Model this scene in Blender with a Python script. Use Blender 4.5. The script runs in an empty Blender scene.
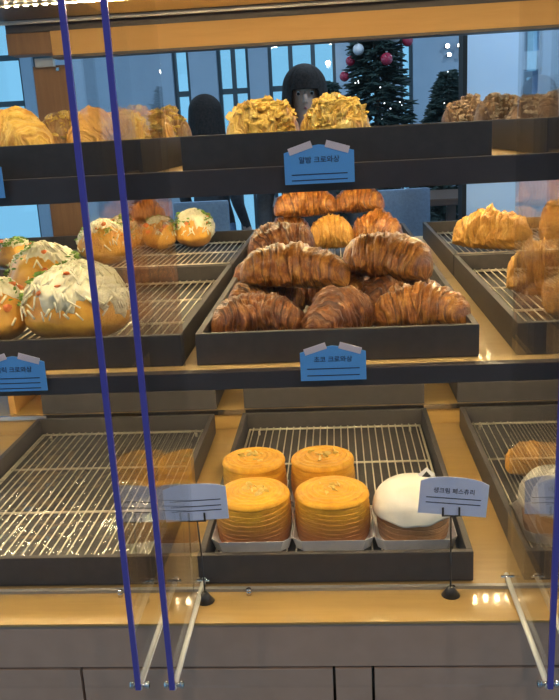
import bpy, bmesh, math, random
from mathutils import Vector, Matrix, noise
S = bpy.context.scene
COL = S.collection
PI = math.pi

# ------------------------------------------------------------------ camera, world, exposure
cam_d = bpy.data.cameras.new('camera'); cam = bpy.data.objects.new('camera', cam_d); COL.objects.link(cam)
YAW, PIT, ROLL = 0.0773, 0.2616, 0.0534
cy, sy, cp, sp, cr, sr = math.cos(YAW), math.sin(YAW), math.cos(PIT), math.sin(PIT), math.cos(ROLL), math.sin(ROLL)
r0 = Vector((cy, sy, 0)); fh = Vector((-sy, cy, 0)); up = Vector((0, 0, 1))
fwd = cp*fh - sp*up; u0 = sp*fh + cp*up
right = cr*r0 - sr*u0; upv = sr*r0 + cr*u0
cam.matrix_world = Matrix(((right.x, upv.x, -fwd.x, -0.0105), (right.y, upv.y, -fwd.y, -1.0369),
                           (right.z, upv.z, -fwd.z, 1.4016), (0, 0, 0, 1)))
cam_d.lens = 42.17; cam_d.sensor_width = 36; cam_d.clip_start = 0.02
S.camera = cam
W = bpy.data.worlds.new('daylight'); S.world = W; W.use_nodes = True
W.node_tree.nodes['Background'].inputs[0].default_value = (0.24, 0.58, 0.86, 1)
W.node_tree.nodes['Background'].inputs[1].default_value = 1.5
S.view_settings.view_transform = 'Standard'; S.view_settings.look = 'None'
S.view_settings.gamma = 1; S.view_settings.use_curve_mapping = False
S.view_settings.exposure = 0.0
LED_POWER = 320.0          # emission strength of the shelf LEDs
CAFE_LAMP = 14.0
SHOP_FILL = 10.0
CAFE_FILL = 16.0

# ------------------------------------------------------------------ materials
def mat(name, col=(.5, .5, .5), rough=.5, metal=0., spec=.5, coat=0., emit=None, emit_s=0., trans=0.):
    m = bpy.data.materials.new(name); m.use_nodes = True
    b = m.node_tree.nodes['Principled BSDF']
    b.inputs['Base Color'].default_value = (*col, 1); b.inputs['Roughness'].default_value = rough
    b.inputs['Metallic'].default_value = metal; b.inputs['Specular IOR Level'].default_value = spec
    b.inputs['Coat Weight'].default_value = coat; b.inputs['Coat Roughness'].default_value = .06
    b.inputs['Transmission Weight'].default_value = trans
    if emit: b.inputs['Emission Color'].default_value = (*emit, 1); b.inputs['Emission Strength'].default_value = emit_s
    return m
class NT:
    def __init__(s, m): s.t = m.node_tree; s.b = s.t.nodes.get('Principled BSDF')
    def n(s, ty, **k):
        x = s.t.nodes.new(ty)
        for a, v in k.items(): setattr(x, a, v)
        return x
    def l(s, a, b): s.t.links.new(a, b)
    def ramp(s, fac, stops):
        r = s.n('ShaderNodeValToRGB'); e = r.color_ramp.elements
        while len(e) < len(stops): e.new(.5)
        for q, (p, c) in zip(e, stops): q.position = p; q.color = (*c, 1)
        s.l(fac, r.inputs[0]); return r.outputs[0]
    def noise(s, scale, detail=4, rough=.6, vec=None, dist=0.):
        x = s.n('ShaderNodeTexNoise'); x.inputs['Scale'].default_value = scale
        x.inputs['Detail'].default_value = detail; x.inputs['Roughness'].default_value = rough; x.inputs['Distortion'].default_value = dist
        if vec is None: vec = s.n('ShaderNodeTexCoord').outputs['Object']
        s.l(vec, x.inputs['Vector']); return x.outputs['Fac']
    def math(s, op, a, b=None):
        x = s.n('ShaderNodeMath', operation=op)
        for i, v in enumerate((a, b)):
            if v is None: continue
            if isinstance(v, (int, float)): x.inputs[i].default_value = v
            else: s.l(v, x.inputs[i])
        return x.outputs[0]
    def mix(s, fac, a, b, blend='MIX'):
        x = s.n('ShaderNodeMix', data_type='RGBA', blend_type=blend)
        for k, v in ((0, fac), (6, a), (7, b)):
            if isinstance(v, (int, float)): x.inputs[k].default_value = v
            elif isinstance(v, tuple): x.inputs[k].default_value = (*v, 1)
            else: s.l(v, x.inputs[k])
        return x.outputs[2]
    def base(s, c): s.l(c, s.b.inputs['Base Color'])
    def bump(s, h, strength=.4, dist=.002):
        x = s.n('ShaderNodeBump'); x.inputs['Strength'].default_value = strength; x.inputs['Distance'].default_value = dist
        s.l(h, x.inputs['Height']); s.l(x.outputs[0], s.b.inputs['Normal'])

def wood(name, a, b, rough=.4, coat=0., scale=(2, 30, 30), grain=.35):
    m = mat(name, a, rough, coat=coat); t = NT(m)
    mp = t.n('ShaderNodeMapping'); mp.inputs['Scale'].default_value = scale
    t.l(t.n('ShaderNodeTexCoord').outputs['Object'], mp.inputs[0])
    n = t.noise(3, 6, .65, mp.outputs[0], .6)
    t.base(t.ramp(n, [(.3, a), (.7, b)])); t.bump(n, grain*.2, .001)
    return m
def plain(name, a, b, rough=.5, scale=20, bump=.15, **k):
    m = mat(name, a, rough, **k); t = NT(m); n = t.noise(scale, 5)
    t.base(t.ramp(n, [(.35, a), (.65, b)])); t.bump(n, bump, .001)
    return m
def clear(name, f0=.04, tint=(1, 1, 1), rough=.0, haze=0., bump=0., bscale=30):
    """clear sheet: Schlick mix of see-through and mirror, alike from both sides"""
    m = bpy.data.materials.new(name); m.use_nodes = True; t = NT(m); t.t.nodes.remove(t.b)
    out = t.t.nodes['Material Output']
    g = t.n('ShaderNodeNewGeometry'); d = t.n('ShaderNodeVectorMath', operation='DOT_PRODUCT')
    t.l(g.outputs['Incoming'], d.inputs[0]); nrm = g.outputs['Normal']
    gl = t.n('ShaderNodeBsdfGlossy'); gl.inputs['Roughness'].default_value = rough
    if bump:
        bp = t.n('ShaderNodeBump'); bp.inputs['Strength'].default_value = bump; bp.inputs['Distance'].default_value = .01
        t.l(t.noise(bscale, 3, .5, None, 1.5), bp.inputs['Height']); nrm = bp.outputs[0]; t.l(nrm, gl.inputs['Normal'])
    t.l(nrm, d.inputs[1])
    c = t.math('ABSOLUTE', d.outputs['Value']); p = t.math('POWER', t.math('SUBTRACT', 1.0, c), 5.0)
    f = t.math('ADD', t.math('MULTIPLY', p, 1-f0), f0)
    tr = t.n('ShaderNodeBsdfTransparent'); tr.inputs[0].default_value = (*tint, 1)
    x = t.n('ShaderNodeMixShader'); t.l(f, x.inputs[0]); t.l(tr.outputs[0], x.inputs[1]); t.l(gl.outputs[0], x.inputs[2])
    res = x.outputs[0]
    if haze:
        df = t.n('ShaderNodeBsdfDiffuse'); df.inputs[0].default_value = (.85, .9, 1, 1)
        y = t.n('ShaderNodeMixShader'); y.inputs[0].default_value = haze; t.l(res, y.inputs[1]); t.l(df.outputs[0], y.inputs[2]); res = y.outputs[0]
    t.l(res, out.inputs[0])
    return m

M = {}
M['tray'] = plain('tray_dark', (.052, .048, .050), (.064, .058, .058), .5, 60, .1, spec=.3)
M['lip'] = plain('lip_dark', (.050, .042, .048), (.060, .050, .055), .45, 40, .1)
M['beige'] = wood('shelf_laminate', (.54, .37, .16), (.60, .42, .19), .42, .08)
M['counter'] = wood('counter_laminate', (.44, .28, .09), (.52, .34, .12), .30, .9)
M['canopy'] = wood('canopy_laminate', (.62, .36, .06), (.68, .41, .09), .3, .6)
M['header'] = wood('header_wood', (.50, .27, .07), (.56, .31, .09), .45)
M['post'] = wood('post_wood', (.20, .10, .045), (.26, .14, .06), .5, scale=(30, 30, 2))
M['cab'] = plain('cabinet_dark', (.46, .32, .25), (.50, .35, .28), .45, 30, .08)
M['gap'] = mat('gap_black', (.01, .01, .01), .8)
M['steel'] = mat('steel_wire', (.88, .82, .68), .42, .6)
M['chrome'] = mat('chrome', (.8, .8, .8), .12, 1.)
M['alu'] = mat('aluminium', (.50, .50, .50), .5, .8)
M['led'] = mat('led', (1, .8, .5), .5, emit=(1, .77, .41), emit_s=LED_POWER)
M['ledtape'] = mat('led_tape', (.8, .75, .6), .5)
M['acrylic'] = clear('acrylic_clear', .042)
M['glass'] = clear('window_glass', .04, (.80, .84, .86))
M['film'] = clear('plastic_film', .17, (.98, .98, .97), .13, .02, .45, 14)
M['edge'] = mat('acrylic_edge', (.085, .085, .44), .18, spec=.6)
M['rail'] = mat('rail_white', (.86, .86, .84), .3, trans=.25)
M['cardblue'] = plain('card_blue', (.12, .42, .97), (.14, .45, .98), .45, 15, .03)
M['cardlilac'] = plain('card_lilac', (.66, .72, .98), (.69, .75, .99), .5, 15, .03)
M['tape'] = mat('corner_tape', (.80, .70, .78), .45)
M['ink'] = mat('ink', (.02, .03, .10), .6)
M['paper'] = plain('paper_white', (.80, .80, .84), (.86, .85, .88), .7, 60, .1)
M['darkmetal'] = mat('dark_metal', (.05, .05, .055), .35, .8)

def pastry_mat(name, lo, mid, hi, groove=None, gw=.16, rough=.42, coat=.25, scale=38, bumps=.6, bottom=None, bz=(.0, .03), fine=.5):
    """baked crust: blotchy browning, rolled-layer lines along the UV, crisp flaky bump"""
    m = mat(name, mid, rough, coat=coat); t = NT(m)
    n = t.noise(scale, 6, .65); n2 = t.noise(scale*4.5, 5, .7)
    c = t.ramp(t.math('ADD', t.math('MULTIPLY', n, .7), t.math('MULTIPLY', n2, .3)), [(.36, lo), (.5, mid), (.64, hi)])
    h = t.math('ADD', n, t.math('MULTIPLY', n2, fine))
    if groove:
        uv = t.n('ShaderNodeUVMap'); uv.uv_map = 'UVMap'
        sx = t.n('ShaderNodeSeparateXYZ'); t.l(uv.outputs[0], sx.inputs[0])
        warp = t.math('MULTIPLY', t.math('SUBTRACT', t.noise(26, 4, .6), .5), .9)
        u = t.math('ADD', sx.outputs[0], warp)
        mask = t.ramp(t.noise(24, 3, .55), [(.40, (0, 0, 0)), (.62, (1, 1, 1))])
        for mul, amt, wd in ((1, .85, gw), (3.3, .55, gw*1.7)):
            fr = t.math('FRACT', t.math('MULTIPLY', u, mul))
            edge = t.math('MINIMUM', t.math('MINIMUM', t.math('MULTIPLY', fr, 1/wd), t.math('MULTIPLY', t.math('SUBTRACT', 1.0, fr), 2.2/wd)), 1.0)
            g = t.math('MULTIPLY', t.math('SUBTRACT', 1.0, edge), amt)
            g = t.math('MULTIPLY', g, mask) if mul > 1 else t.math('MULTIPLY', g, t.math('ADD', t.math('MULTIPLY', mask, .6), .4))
            c = t.mix(g, c, groove)  # layer lines: chocolate and crust tone with groove shade painted in
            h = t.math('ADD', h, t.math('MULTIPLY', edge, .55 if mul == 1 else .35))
    if bottom:
        ob = t.n('ShaderNodeTexCoord').outputs['Object']; sz = t.n('ShaderNodeSeparateXYZ'); t.l(ob, sz.inputs[0])
        mr = t.n('ShaderNodeMapRange'); mr.inputs[1].default_value = bz[0]; mr.inputs[2].default_value = bz[1]
        t.l(t.math('ADD', sz.outputs[2], t.math('MULTIPLY', t.math('SUBTRACT', n, .5), .02)), mr.inputs[0])
        c = t.mix(mr.outputs[0], bottom, c)
    t.base(c); t.bump(h, bumps, .003)
    return m
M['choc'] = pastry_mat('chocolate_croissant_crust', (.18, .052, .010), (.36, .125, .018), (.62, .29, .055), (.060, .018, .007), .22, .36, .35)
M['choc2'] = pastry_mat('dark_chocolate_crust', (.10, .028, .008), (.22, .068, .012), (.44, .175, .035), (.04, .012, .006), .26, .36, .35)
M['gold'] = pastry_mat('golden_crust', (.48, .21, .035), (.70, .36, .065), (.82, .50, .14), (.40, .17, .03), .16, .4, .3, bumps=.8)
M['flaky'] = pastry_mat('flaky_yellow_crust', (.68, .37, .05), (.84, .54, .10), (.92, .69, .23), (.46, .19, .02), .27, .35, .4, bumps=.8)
M['crumbC'] = pastry_mat('streusel_crumb', (.66, .40, .06), (.82, .57, .12), (.90, .72, .28), None, scale=70)
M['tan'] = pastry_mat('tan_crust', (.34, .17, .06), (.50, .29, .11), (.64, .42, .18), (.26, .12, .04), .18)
M['sugar'] = pastry_mat('sugar_dust', (.30, .20, .12), (.48, .37, .26), (.70, .62, .50), None, scale=90, coat=0, rough=.8)
M['bun'] = pastry_mat('bun_crust', (.55, .24, .05), (.76, .38, .05), (.84, .48, .08), None, scale=22, bumps=.25, coat=.35, bottom=(.42, .21, .10), bz=(.005, .035))
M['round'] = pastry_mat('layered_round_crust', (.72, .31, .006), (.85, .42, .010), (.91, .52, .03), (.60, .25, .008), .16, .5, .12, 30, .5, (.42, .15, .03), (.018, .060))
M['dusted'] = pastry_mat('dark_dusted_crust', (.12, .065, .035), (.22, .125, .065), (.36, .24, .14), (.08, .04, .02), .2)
M['cream'] = plain('garlic_cream', (.78, .74, .50), (.86, .83, .68), .5, 120, .5)
M['icing'] = plain('white_icing', (.84, .80, .70), (.90, .87, .80), .35, 25, .08)
M['herb'] = plain('parsley', (.10, .22, .03), (.22, .36, .06), .6, 150, .3)
M['pepper'] = plain('red_pepper', (.70, .14, .03), (.80, .25, .05), .4, 120, .2)
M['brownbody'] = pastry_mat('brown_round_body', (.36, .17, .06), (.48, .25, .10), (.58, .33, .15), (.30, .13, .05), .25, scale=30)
# café
M['floor'] = plain('cafe_floor', (.20, .20, .20), (.26, .26, .26), .4, 4, .05)
M['ceil'] = plain('cafe_ceiling', (.55, .60, .65), (.58, .63, .68), .8, 6, .05)
M['wall'] = plain('cafe_wall', (.33, .43, .55), (.36, .46, .58), .8, 6, .05)
M['walldark'] = plain('dark_wall', (.055, .06, .07), (.07, .075, .085), .8, 6, .05)
M['wallpale'] = plain('pale_wall', (.58, .74, .95), (.61, .77, .96), .7, 5, .04)
M['mullion'] = mat('mullion_grey', (.05, .08, .10), .5)
M['hair'] = plain('dark_hair', (.014, .011, .010), (.034, .025, .022), .75, 90, .5, spec=.2)
M['skin'] = plain('skin', (.58, .38, .30), (.62, .42, .34), .55, 30, .05)
M['lip_skin'] = mat('lips', (.45, .16, .14), .5)
M['eye'] = mat('eye_dark', (.02, .015, .015), .2)
M['eyewhite'] = mat('eye_white', (.8, .8, .8), .3)
M['coat'] = plain('dark_coat', (.025, .028, .036), (.04, .044, .055), .8, 60, .2)
M['denim'] = plain('denim_blue', (.10, .19, .36), (.15, .26, .46), .8, 90, .2)
M['shoe'] = mat('black_shoe', (.02, .02, .02), .5)
M['fir'] = plain('fir_green', (.010, .030, .026), (.025, .055, .045), .7, 60, .4)
M['bark'] = plain('bark', (.06, .04, .03), (.09, .06, .04), .8, 60, .4)
M['bauble'] = mat('red_bauble', (.45, .03, .07), .25, coat=.6)
M['baublewhite'] = mat('white_bauble', (.75, .75, .78), .3, coat=.5)
M['fairy'] = mat('fairy_light', (1, 1, 1), .5, emit=(.85, .93, 1), emit_s=4)
M['lampglow'] = mat('downlight_glow', (1, 1, 1), .5, emit=(1, .97, .9), emit_s=CAFE_LAMP)
M['warmbulb'] = mat('warm_bulb', (1, .9, .7), .5, emit=(1, .80, .55), emit_s=CAFE_LAMP)
M['tablewood'] = wood('table_wood', (.10, .055, .035), (.14, .08, .05), .4)
M['chairblue'] = plain('chair_fabric', (.16, .24, .36), (.20, .30, .44), .85, 90, .2)

# ------------------------------------------------------------------ mesh helpers
def box(bm, x0, x1, y0, y1, z0, z1, bev=0.):
    r = bmesh.ops.create_cube(bm, size=1)
    for v in r['verts']:
        v.co = Vector(((x0+x1)/2+v.co.x*(x1-x0), (y0+y1)/2+v.co.y*(y1-y0), (z0+z1)/2+v.co.z*(z1-z0)))
    if bev:
        es = {e for v in r['verts'] for e in v.link_edges}
        bmesh.ops.bevel(bm, geom=list(es), offset=bev, segments=2, affect='EDGES', profile=.7)
def tube(bm, p, q, r, n=8, r2=None):
    p, q = Vector(p), Vector(q); d = q-p
    if d.length < 1e-9: return
    m = d.to_track_quat('Z', 'Y').to_matrix(); r2 = r if r2 is None else r2
    a = []; b = []
    for i in range(n):
        e = Vector((math.cos(2*PI*i/n), math.sin(2*PI*i/n), 0)); a.append(bm.verts.new(p+m @ (e*r))); b.append(bm.verts.new(q+m @ (e*r2)))
    for i in range(n):
        k = (i+1) % n; bm.faces.new((a[i], a[k], b[k], b[i]))
    bm.faces.new(a[::-1]); bm.faces.new(b)
ICO = {}
def ico(sub):
    if sub not in ICO:
        t = bmesh.new(); bmesh.ops.create_icosphere(t, subdivisions=sub, radius=1)
        ICO[sub] = ([v.co.copy() for v in t.verts], [[v.index for v in f.verts] for f in t.faces]); t.free()
    return ICO[sub]
def lump(bm, c, r, seed, squash=(1, 1, 1), sub=1, jag=.35):
    vs, fs = ico(sub); c = Vector(c); o = Vector((seed*3.1, seed, 0)); nv = []
    rot = Matrix.Rotation(seed*1.7, 3, 'Z') @ Matrix.Rotation(seed*.9, 3, 'X')
    for v in vs:
        k = 1+jag*noise.noise(v*1.3+o)
        nv.append(bm.verts.new(c+(rot @ Vector((v.x*squash[0], v.y*squash[1], v.z*squash[2])))*(r*k)))
    for f in fs: bm.faces.new([nv[i] for i in f])
def grid(bm, f, nu, nv, closed_v=True, uvf=None, caps=False):
    """surface from f(i/nu, j/nv)"""
    uvl = bm.loops.layers.uv.get('UVMap') or bm.loops.layers.uv.new('UVMap')
    cols = nv if closed_v else nv+1
    vs = [[bm.verts.new(f(i/nu, j/nv)) for j in range(cols)] for i in range(nu+1)]
    for i in range(nu):
        for j in range(nv):
            k = (j+1) % cols if closed_v else j+1
            fc = bm.faces.new((vs[i][j], vs[i+1][j], vs[i+1][k], vs[i][k])); fc.smooth = True
            for lp, (a, b) in zip(fc.loops, ((i, j), (i+1, j), (i+1, j+1), (i, j+1))):
                lp[uvl].uv = uvf(a/nu, b/nv) if uvf else (a/nu, b/nv)
    if caps:
        for ring in (vs[0], vs[-1][::-1]):
            try: bm.faces.new(ring)
            except ValueError: pass
    return vs
def link(name, bm, m, parent=None, smooth=False, loc=None, rz=0, kind=None, label=None):
    bmesh.ops.recalc_face_normals(bm, faces=bm.faces)
    me = bpy.data.meshes.new(name); bm.to_mesh(me); bm.free()
    o = bpy.data.objects.new(name, me); COL.objects.link(o)
    for x in (m if isinstance(m, (list, tuple)) else [m]): me.materials.append(x)
    if smooth:
        for p in me.polygons: p.use_smooth = True
    if parent: o.parent = parent
    if loc: o.location = loc
    if rz: o.rotation_euler.z = rz
    if kind: o['kind'] = kind
    if label: o['label'] = label
    return o
def bx(name, m, parent, *d, bev=0.0, **k):
    bm = bmesh.new(); box(bm, *d, bev=bev); return link(name, bm, m, parent, **k)
def tag(o, label, cat, group=None):
    o['label'] = label; o['category'] = cat
    if group: o['group'] = group
    return o
def thing(name, label, cat, loc=(0, 0, 0), rz=0, group=None):
    o = bpy.data.objects.new(name, None); COL.objects.link(o); o.empty_display_size = .02
    o.location = loc; o.rotation_euler.z = rz
    return tag(o, label, cat, group)
def dup(src, loc, label, rz=0, group=None):
    r = src.copy(); COL.objects.link(r); r.location = loc; r.rotation_euler.z = rz; r['label'] = label
    if group: r['group'] = group
    for ch in list(src.children):
        c = ch.copy(); COL.objects.link(c); c.parent = r
        for g in list(ch.children):
            d = g.copy(); COL.objects.link(d); d.parent = c
    return r

# ------------------------------------------------------------------ the room
def struct(name, m, *boxes, label=None):
    bm = bmesh.new()
    for b in boxes: box(bm, *b)
    return link(name, bm, m, kind='structure')
RX, RY0, RY1, RH = 5.0, -4.2, 7.0, 3.0
struct('floor', M['floor'], (-RX-.2, RX+.2, RY0-.2, RY1+.2, -.1, 0))
struct('ceiling', M['ceil'], (-RX-.2, RX+.2, RY0-.2, RY1+.2, RH, RH+.1))
WZ0, WZ1 = .25, 2.75
def wall_x(name, m, y0, y1, openings, x0=-RX, x1=RX, z0=WZ0, z1=WZ1):
    bs = [(x0, x1, y0, y1, 0, z0), (x0, x1, y0, y1, z1, RH)]
    e = x0
    for a, b in openings: bs.append((e, a, y0, y1, z0, z1)); e = b
    bs.append((e, x1, y0, y1, z0, z1))
    struct(name, m, *bs)
wins = [(-4.6, -3.75), (-3.62, -2.95), (-2.84, -2.62), (-1.50, -1.34), (-1.08, -.78), (-.60, .03), (.17, .44), (.62, .74), (2.6, 4.4)]
wall_x('wall_back', M['wall'], RY1, RY1+.18, wins)
wall_x('wall_front', M['walldark'], RY0-.18, RY0, [(-4.6, -2.6), (2.6, 4.6)])
for nm, x in (('wall_left', -RX), ('wall_right', RX)):
    s = -1 if x < 0 else 1
    struct(nm, M['wall'], (min(x, x+s*.18), max(x, x+s*.18), RY0, RY1, 0, .3), (min(x, x+s*.18), max(x, x+s*.18), RY0, RY1, 2.8, RH),
           *[(min(x, x+s*.18), max(x, x+s*.18), a, b, .3, 2.8) for a, b in ((RY0, -3.9), (-1.0, -.4), (2.2, 2.9), (6.5, RY1))])
k = 0
def window(x0, x1, y, nx, zs):
    global k; k += 1
    fr = thing('window_%d' % k, 'window', 'window'); del fr['label']; del fr['category']; fr['kind'] = 'structure'
    bm = bmesh.new(); t = .03
    box(bm, x0, x0+t, y, y+.06, WZ0, WZ1); box(bm, x1-t, x1, y, y+.06, WZ0, WZ1)
    box(bm, x0, x1, y, y+.06, WZ0, WZ0+t); box(bm, x0, x1, y, y+.06, WZ1-t, WZ1)
    for i in range(1, nx): xx = x0+(x1-x0)*i/nx; box(bm, xx-.02, xx+.02, y+.005, y+.055, WZ0+t, WZ1-t)
    for z in zs: box(bm, x0+t, x1-t, y+.01, y+.05, z-.025, z+.025)
    link('window_frame', bm, M['mullion'], fr, kind='structure')
    bx('pane', M['glass'], fr, x0+t, x1-t, y+.026, y+.034, WZ0+t, WZ1-t, kind='structure')
for (a, b), nx in zip(wins, (2, 1, 1, 1, 2, 3, 2, 1, 3)): window(a, b, RY1+.05, nx, (.95, 1.78, 2.2))
# pale partition beyond the cabinet, with a tall light slot in it
pz = [(.535, 2.6, 2.5, 2.6, 0, 1.44), (.535, .76, 2.5, 2.6, 1.44, RH), (.818, 2.6, 2.5, 2.6, 1.44, RH), (.76, .818, 2.5, 2.6, 1.585, 1.655), (.76, .818, 2.5, 2.6, 1.74, RH)]
struct('wall_partition', M['wallpale'], *pz)
struct('trim_1', M['gap'], (.518, .535, 2.49, 2.61, 0, RH))

# ------------------------------------------------------------------ display cabinet
XL, XR = -.86, 1.0
cab = thing('base_cabinet', 'dark grey-brown base cabinet with flat doors under the wood counter', 'cabinet')
bx('fascia', M['cab'], cab, XL, XR, -.108, -.09, .722, .786)
bx('carcass', M['gap'], cab, XL, XR, -.088, 1.28, .02, .786)
doors = [(XL, -.3735), (-.3695, -.0355), (-.0315, .0155), (.0195, .40), (.404, XR)]
for i, (a, b) in enumerate(doors):
    bx('filler_strip' if i == 2 else 'door', M['cab'], cab, a, b, -.108, -.09, .06, .718)
bx('plinth', M['gap'], cab, XL+.02, XR-.02, -.06, -.045, 0, .055)
top = thing('counter_worktop', 'glossy honey-coloured wood counter under the lowest trays', 'counter')
bx('slab', M['counter'], top, XL, XR, -.112, 1.28, .7865, .790, bev=.0006)
bx('edge_channel', M['alu'], top, XL, XR, -.038, -.031, .7902, .7945, label='thin pale metal channel along the tray fronts')
bx('riser', M['counter'], top, XL, XR, .604, 1.28, .7902, .832)
bx('riser_edge', M['chrome'], top, XL, XR, .599, .604, .824, .833, label='thin chrome strip on the edge of the step')
bx('end_panel', M['header'], top, -.738, -.724, .62, 1.262, .8323, 1.07)
bx('back_panel', M['beige'], top, -.7235, XR, 1.262, 1.275, .8323, 1.07)
for x in (-.326, -.147, .129, .45):
    bm = bmesh.new(); tube(bm, (x, -.046, .790), (x, -.046, .797), .0035, 12); tube(bm, (x, -.046, .797), (x, -.046, .800), .0045, 12, .003)
    link('stud', bm, M['chrome'], top, True, label='small chrome stud')

SHELF_Z = (1.096, 1.355)
for z, lb in ((SHELF_Z[0], 'beige laminate shelf with dark front lip carrying the chocolate croissant tray'),
              (SHELF_Z[1], 'beige laminate top shelf with dark front lip under the streusel croissants')):
    s = thing('display_shelf', lb, 'shelf', group='display shelves')
    lo = .0195 if z < 1.2 else .028
    bx('board', M['beige'], s, XL, XR, .0, .616, z-.010, z)
    bx('board', M['beige'], s, XL, XR, .618, 1.28, z-.010, z)
    bx('front_lip', M['lip'], s, XL, XR, -.018, -.0005, z-lo, z+.004, bev=.0012)
    bx('underside_panel', M['lip'], s, XL, XR, .0, 1.28, z-.0135, z-.0105)
can = thing('display_canopy', 'honey wood canopy with dark recess over the top shelf', 'canopy')
CZ = 1.70
bx('soffit', M['canopy'], can, XL+.30, XR, -.012, 1.10, CZ, CZ+.016)
bx('end_soffit', M['lip'], can, XL, XL+.299, -.012, 1.10, CZ, CZ+.016)
bx('recess_panel', plain('recess_reflections', (.045, .04, .04), (.16, .16, .18), .22, 14, .05), can, XL, XR, 1.104, 1.204, CZ+.006, CZ+.016)  # dark and bluish mottling paints blurred reflections into the panel colour
bx('track', M['alu'], can, XL, XR, 1.15, 1.158, CZ-.004, CZ+.005, label='pale metal sliding-door track')
bx('header', M['header'], can, XL+.12, XR, 1.205, 1.25, 1.622, 1.682)
bx('header_back', M['lip'], can, XL, XR, 1.21, 1.25, 1.6825, CZ+.016)
bx('header_trim', M['lip'], can, XL+.12, XR, 1.20, 1.255, 1.614, 1.6215)
bx('canopy_top', M['lip'], can, XL, XR, -.012, 1.25, CZ+.0165, CZ+.035)
def post(name, x0, x1, y0, y1, lb):
    o = bx(name, M['post'], None, x0, x1, y0, y1, .02, 1.604, bev=.002); tag(o, lb, 'post'); return o
post('cabinet_post', -.825, -.733, 1.282, 1.35, 'brown wooden post behind the shelves, by the yellow flaky croissants')
tag(bx('corner_block', M['post'], None, -.86, -.7405, 1.206, 1.2815, 1.628, 1.6815, bev=.002), 'dark brown wooden corner block at the end of the canopy beam', 'block')
# bracket on the post
br = thing('door_bracket', 'small white metal bracket on the brown post below the canopy', 'bracket', (-.78, 1.268, 1.600))
bx('plate', M['alu'], br, -.03, .02, -.006, .0125, .0, .022); bx('pin', M['chrome'], br, .026, .034, -.006, .0125, -.012, -.004)

# LED strips under shelves: the lamps of the place
def led_strip(y, z, lb, n=84):
    t = thing('led_strip', lb, 'light strip', (0, y, z), group='LED strips')
    bx('tape', M['ledtape'], t, XL+.02, XR-.02, -.007, .007, -.003, -.0004)
    bm = bmesh.new()
    for i in range(n):
        x = XL+.03+(XR-XL-.06)*i/(n-1); box(bm, x-.0035, x+.0035, -.003, .003, -.0052, -.0031)
    link('led_row', bm, M['led'], t, kind='stuff')
U0, U1, UC = SHELF_Z[0]-.0135, SHELF_Z[1]-.0135, CZ
led_strip(.009, U0, 'warm white LED strip behind the front lip of the middle shelf', 46)
led_strip(.009, U1, 'warm white LED strip behind the front lip of the top shelf', 46)
led_strip(.020, UC, 'warm white LED strip at the front edge of the canopy', 84)
led_strip(.40, U0, 'warm white LED strip under the middle shelf above the round pastries')
led_strip(.40, U1, 'warm white LED strip under the top shelf above the front chocolate croissants')
led_strip(.88, U1, 'warm white LED strip under the top shelf above the rear chocolate croissants')
led_strip(.87, UC, 'warm white LED strip on the canopy above the streusel croissants')

# ------------------------------------------------------------------ trays and racks
TW, TL, TH, TT = .38, .594, .0445, .009
def make_tray(loc, lb):
    t = thing('bakery_tray', lb, 'tray', loc, group='dark bakery trays')
    bx('base', M['tray'], t, -TW/2+TT, TW/2-TT, TT, TL-TT, .0005, .006)
    bx('wall', M['tray'], t, -TW/2, TW/2, 0, TT, .0005, TH, bev=.0012)
    bx('wall', M['tray'], t, -TW/2, TW/2, TL-TT, TL, .0005, TH, bev=.0012)
    bx('wall', M['tray'], t, -TW/2, -TW/2+TT, TT, TL-TT, .0005, TH, bev=.0012)
    bx('wall', M['tray'], t, TW/2-TT, TW/2, TT, TL-TT, .0005, TH, bev=.0012)
    return t
RZ = .0185        # rack wire height above the tray's underside
def make_rack(loc, lb):
    t = thing('cooling_rack', lb, 'rack', loc, group='wire racks in the trays')
    hx, y0, y1 = TW/2-.016, .022, TL-.022
    bm = bmesh.new(); zc = RZ-.004
    for p, q in (((-hx, y0), (hx, y0)), ((hx, y0), (hx, y1)), ((hx, y1), (-hx, y1)), ((-hx, y1), (-hx, y0))):
        tube(bm, (*p, zc), (*q, zc), .0022, 8)
    link('rim', bm, M['steel'], t, True)
    for y in (y0+(y1-y0)/3, y0+(y1-y0)*2/3):
        bm = bmesh.new(); tube(bm, (-hx, y, zc), (hx, y, zc), .0020, 8); link('crossbar', bm, M['steel'], t, True)
    for x, y in ((-hx+.02, y0+.01), (hx-.02, y0+.01), (-hx+.02, y1-.01), (hx-.02, y1-.01)):
        bm = bmesh.new(); tube(bm, (x, y, .0063), (x, y, zc), .0025, 8); link('foot', bm, M['steel'], t, True)
    n = 25; w0 = None
    for i in range(n):
        x = -hx+.008+(2*hx-.016)*i/(n-1)
        if w0 is None:
            bm = bmesh.new(); tube(bm, (0, y0-.002, RZ-.0012), (0, y1+.002, RZ-.0012), .0012, 6); w0 = link('wire', bm, M['steel'], t, True); w0.location.x = x
        else:
            c = w0.copy(); COL.objects.link(c); c.location.x = x
    return t
T_ = {}
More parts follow.
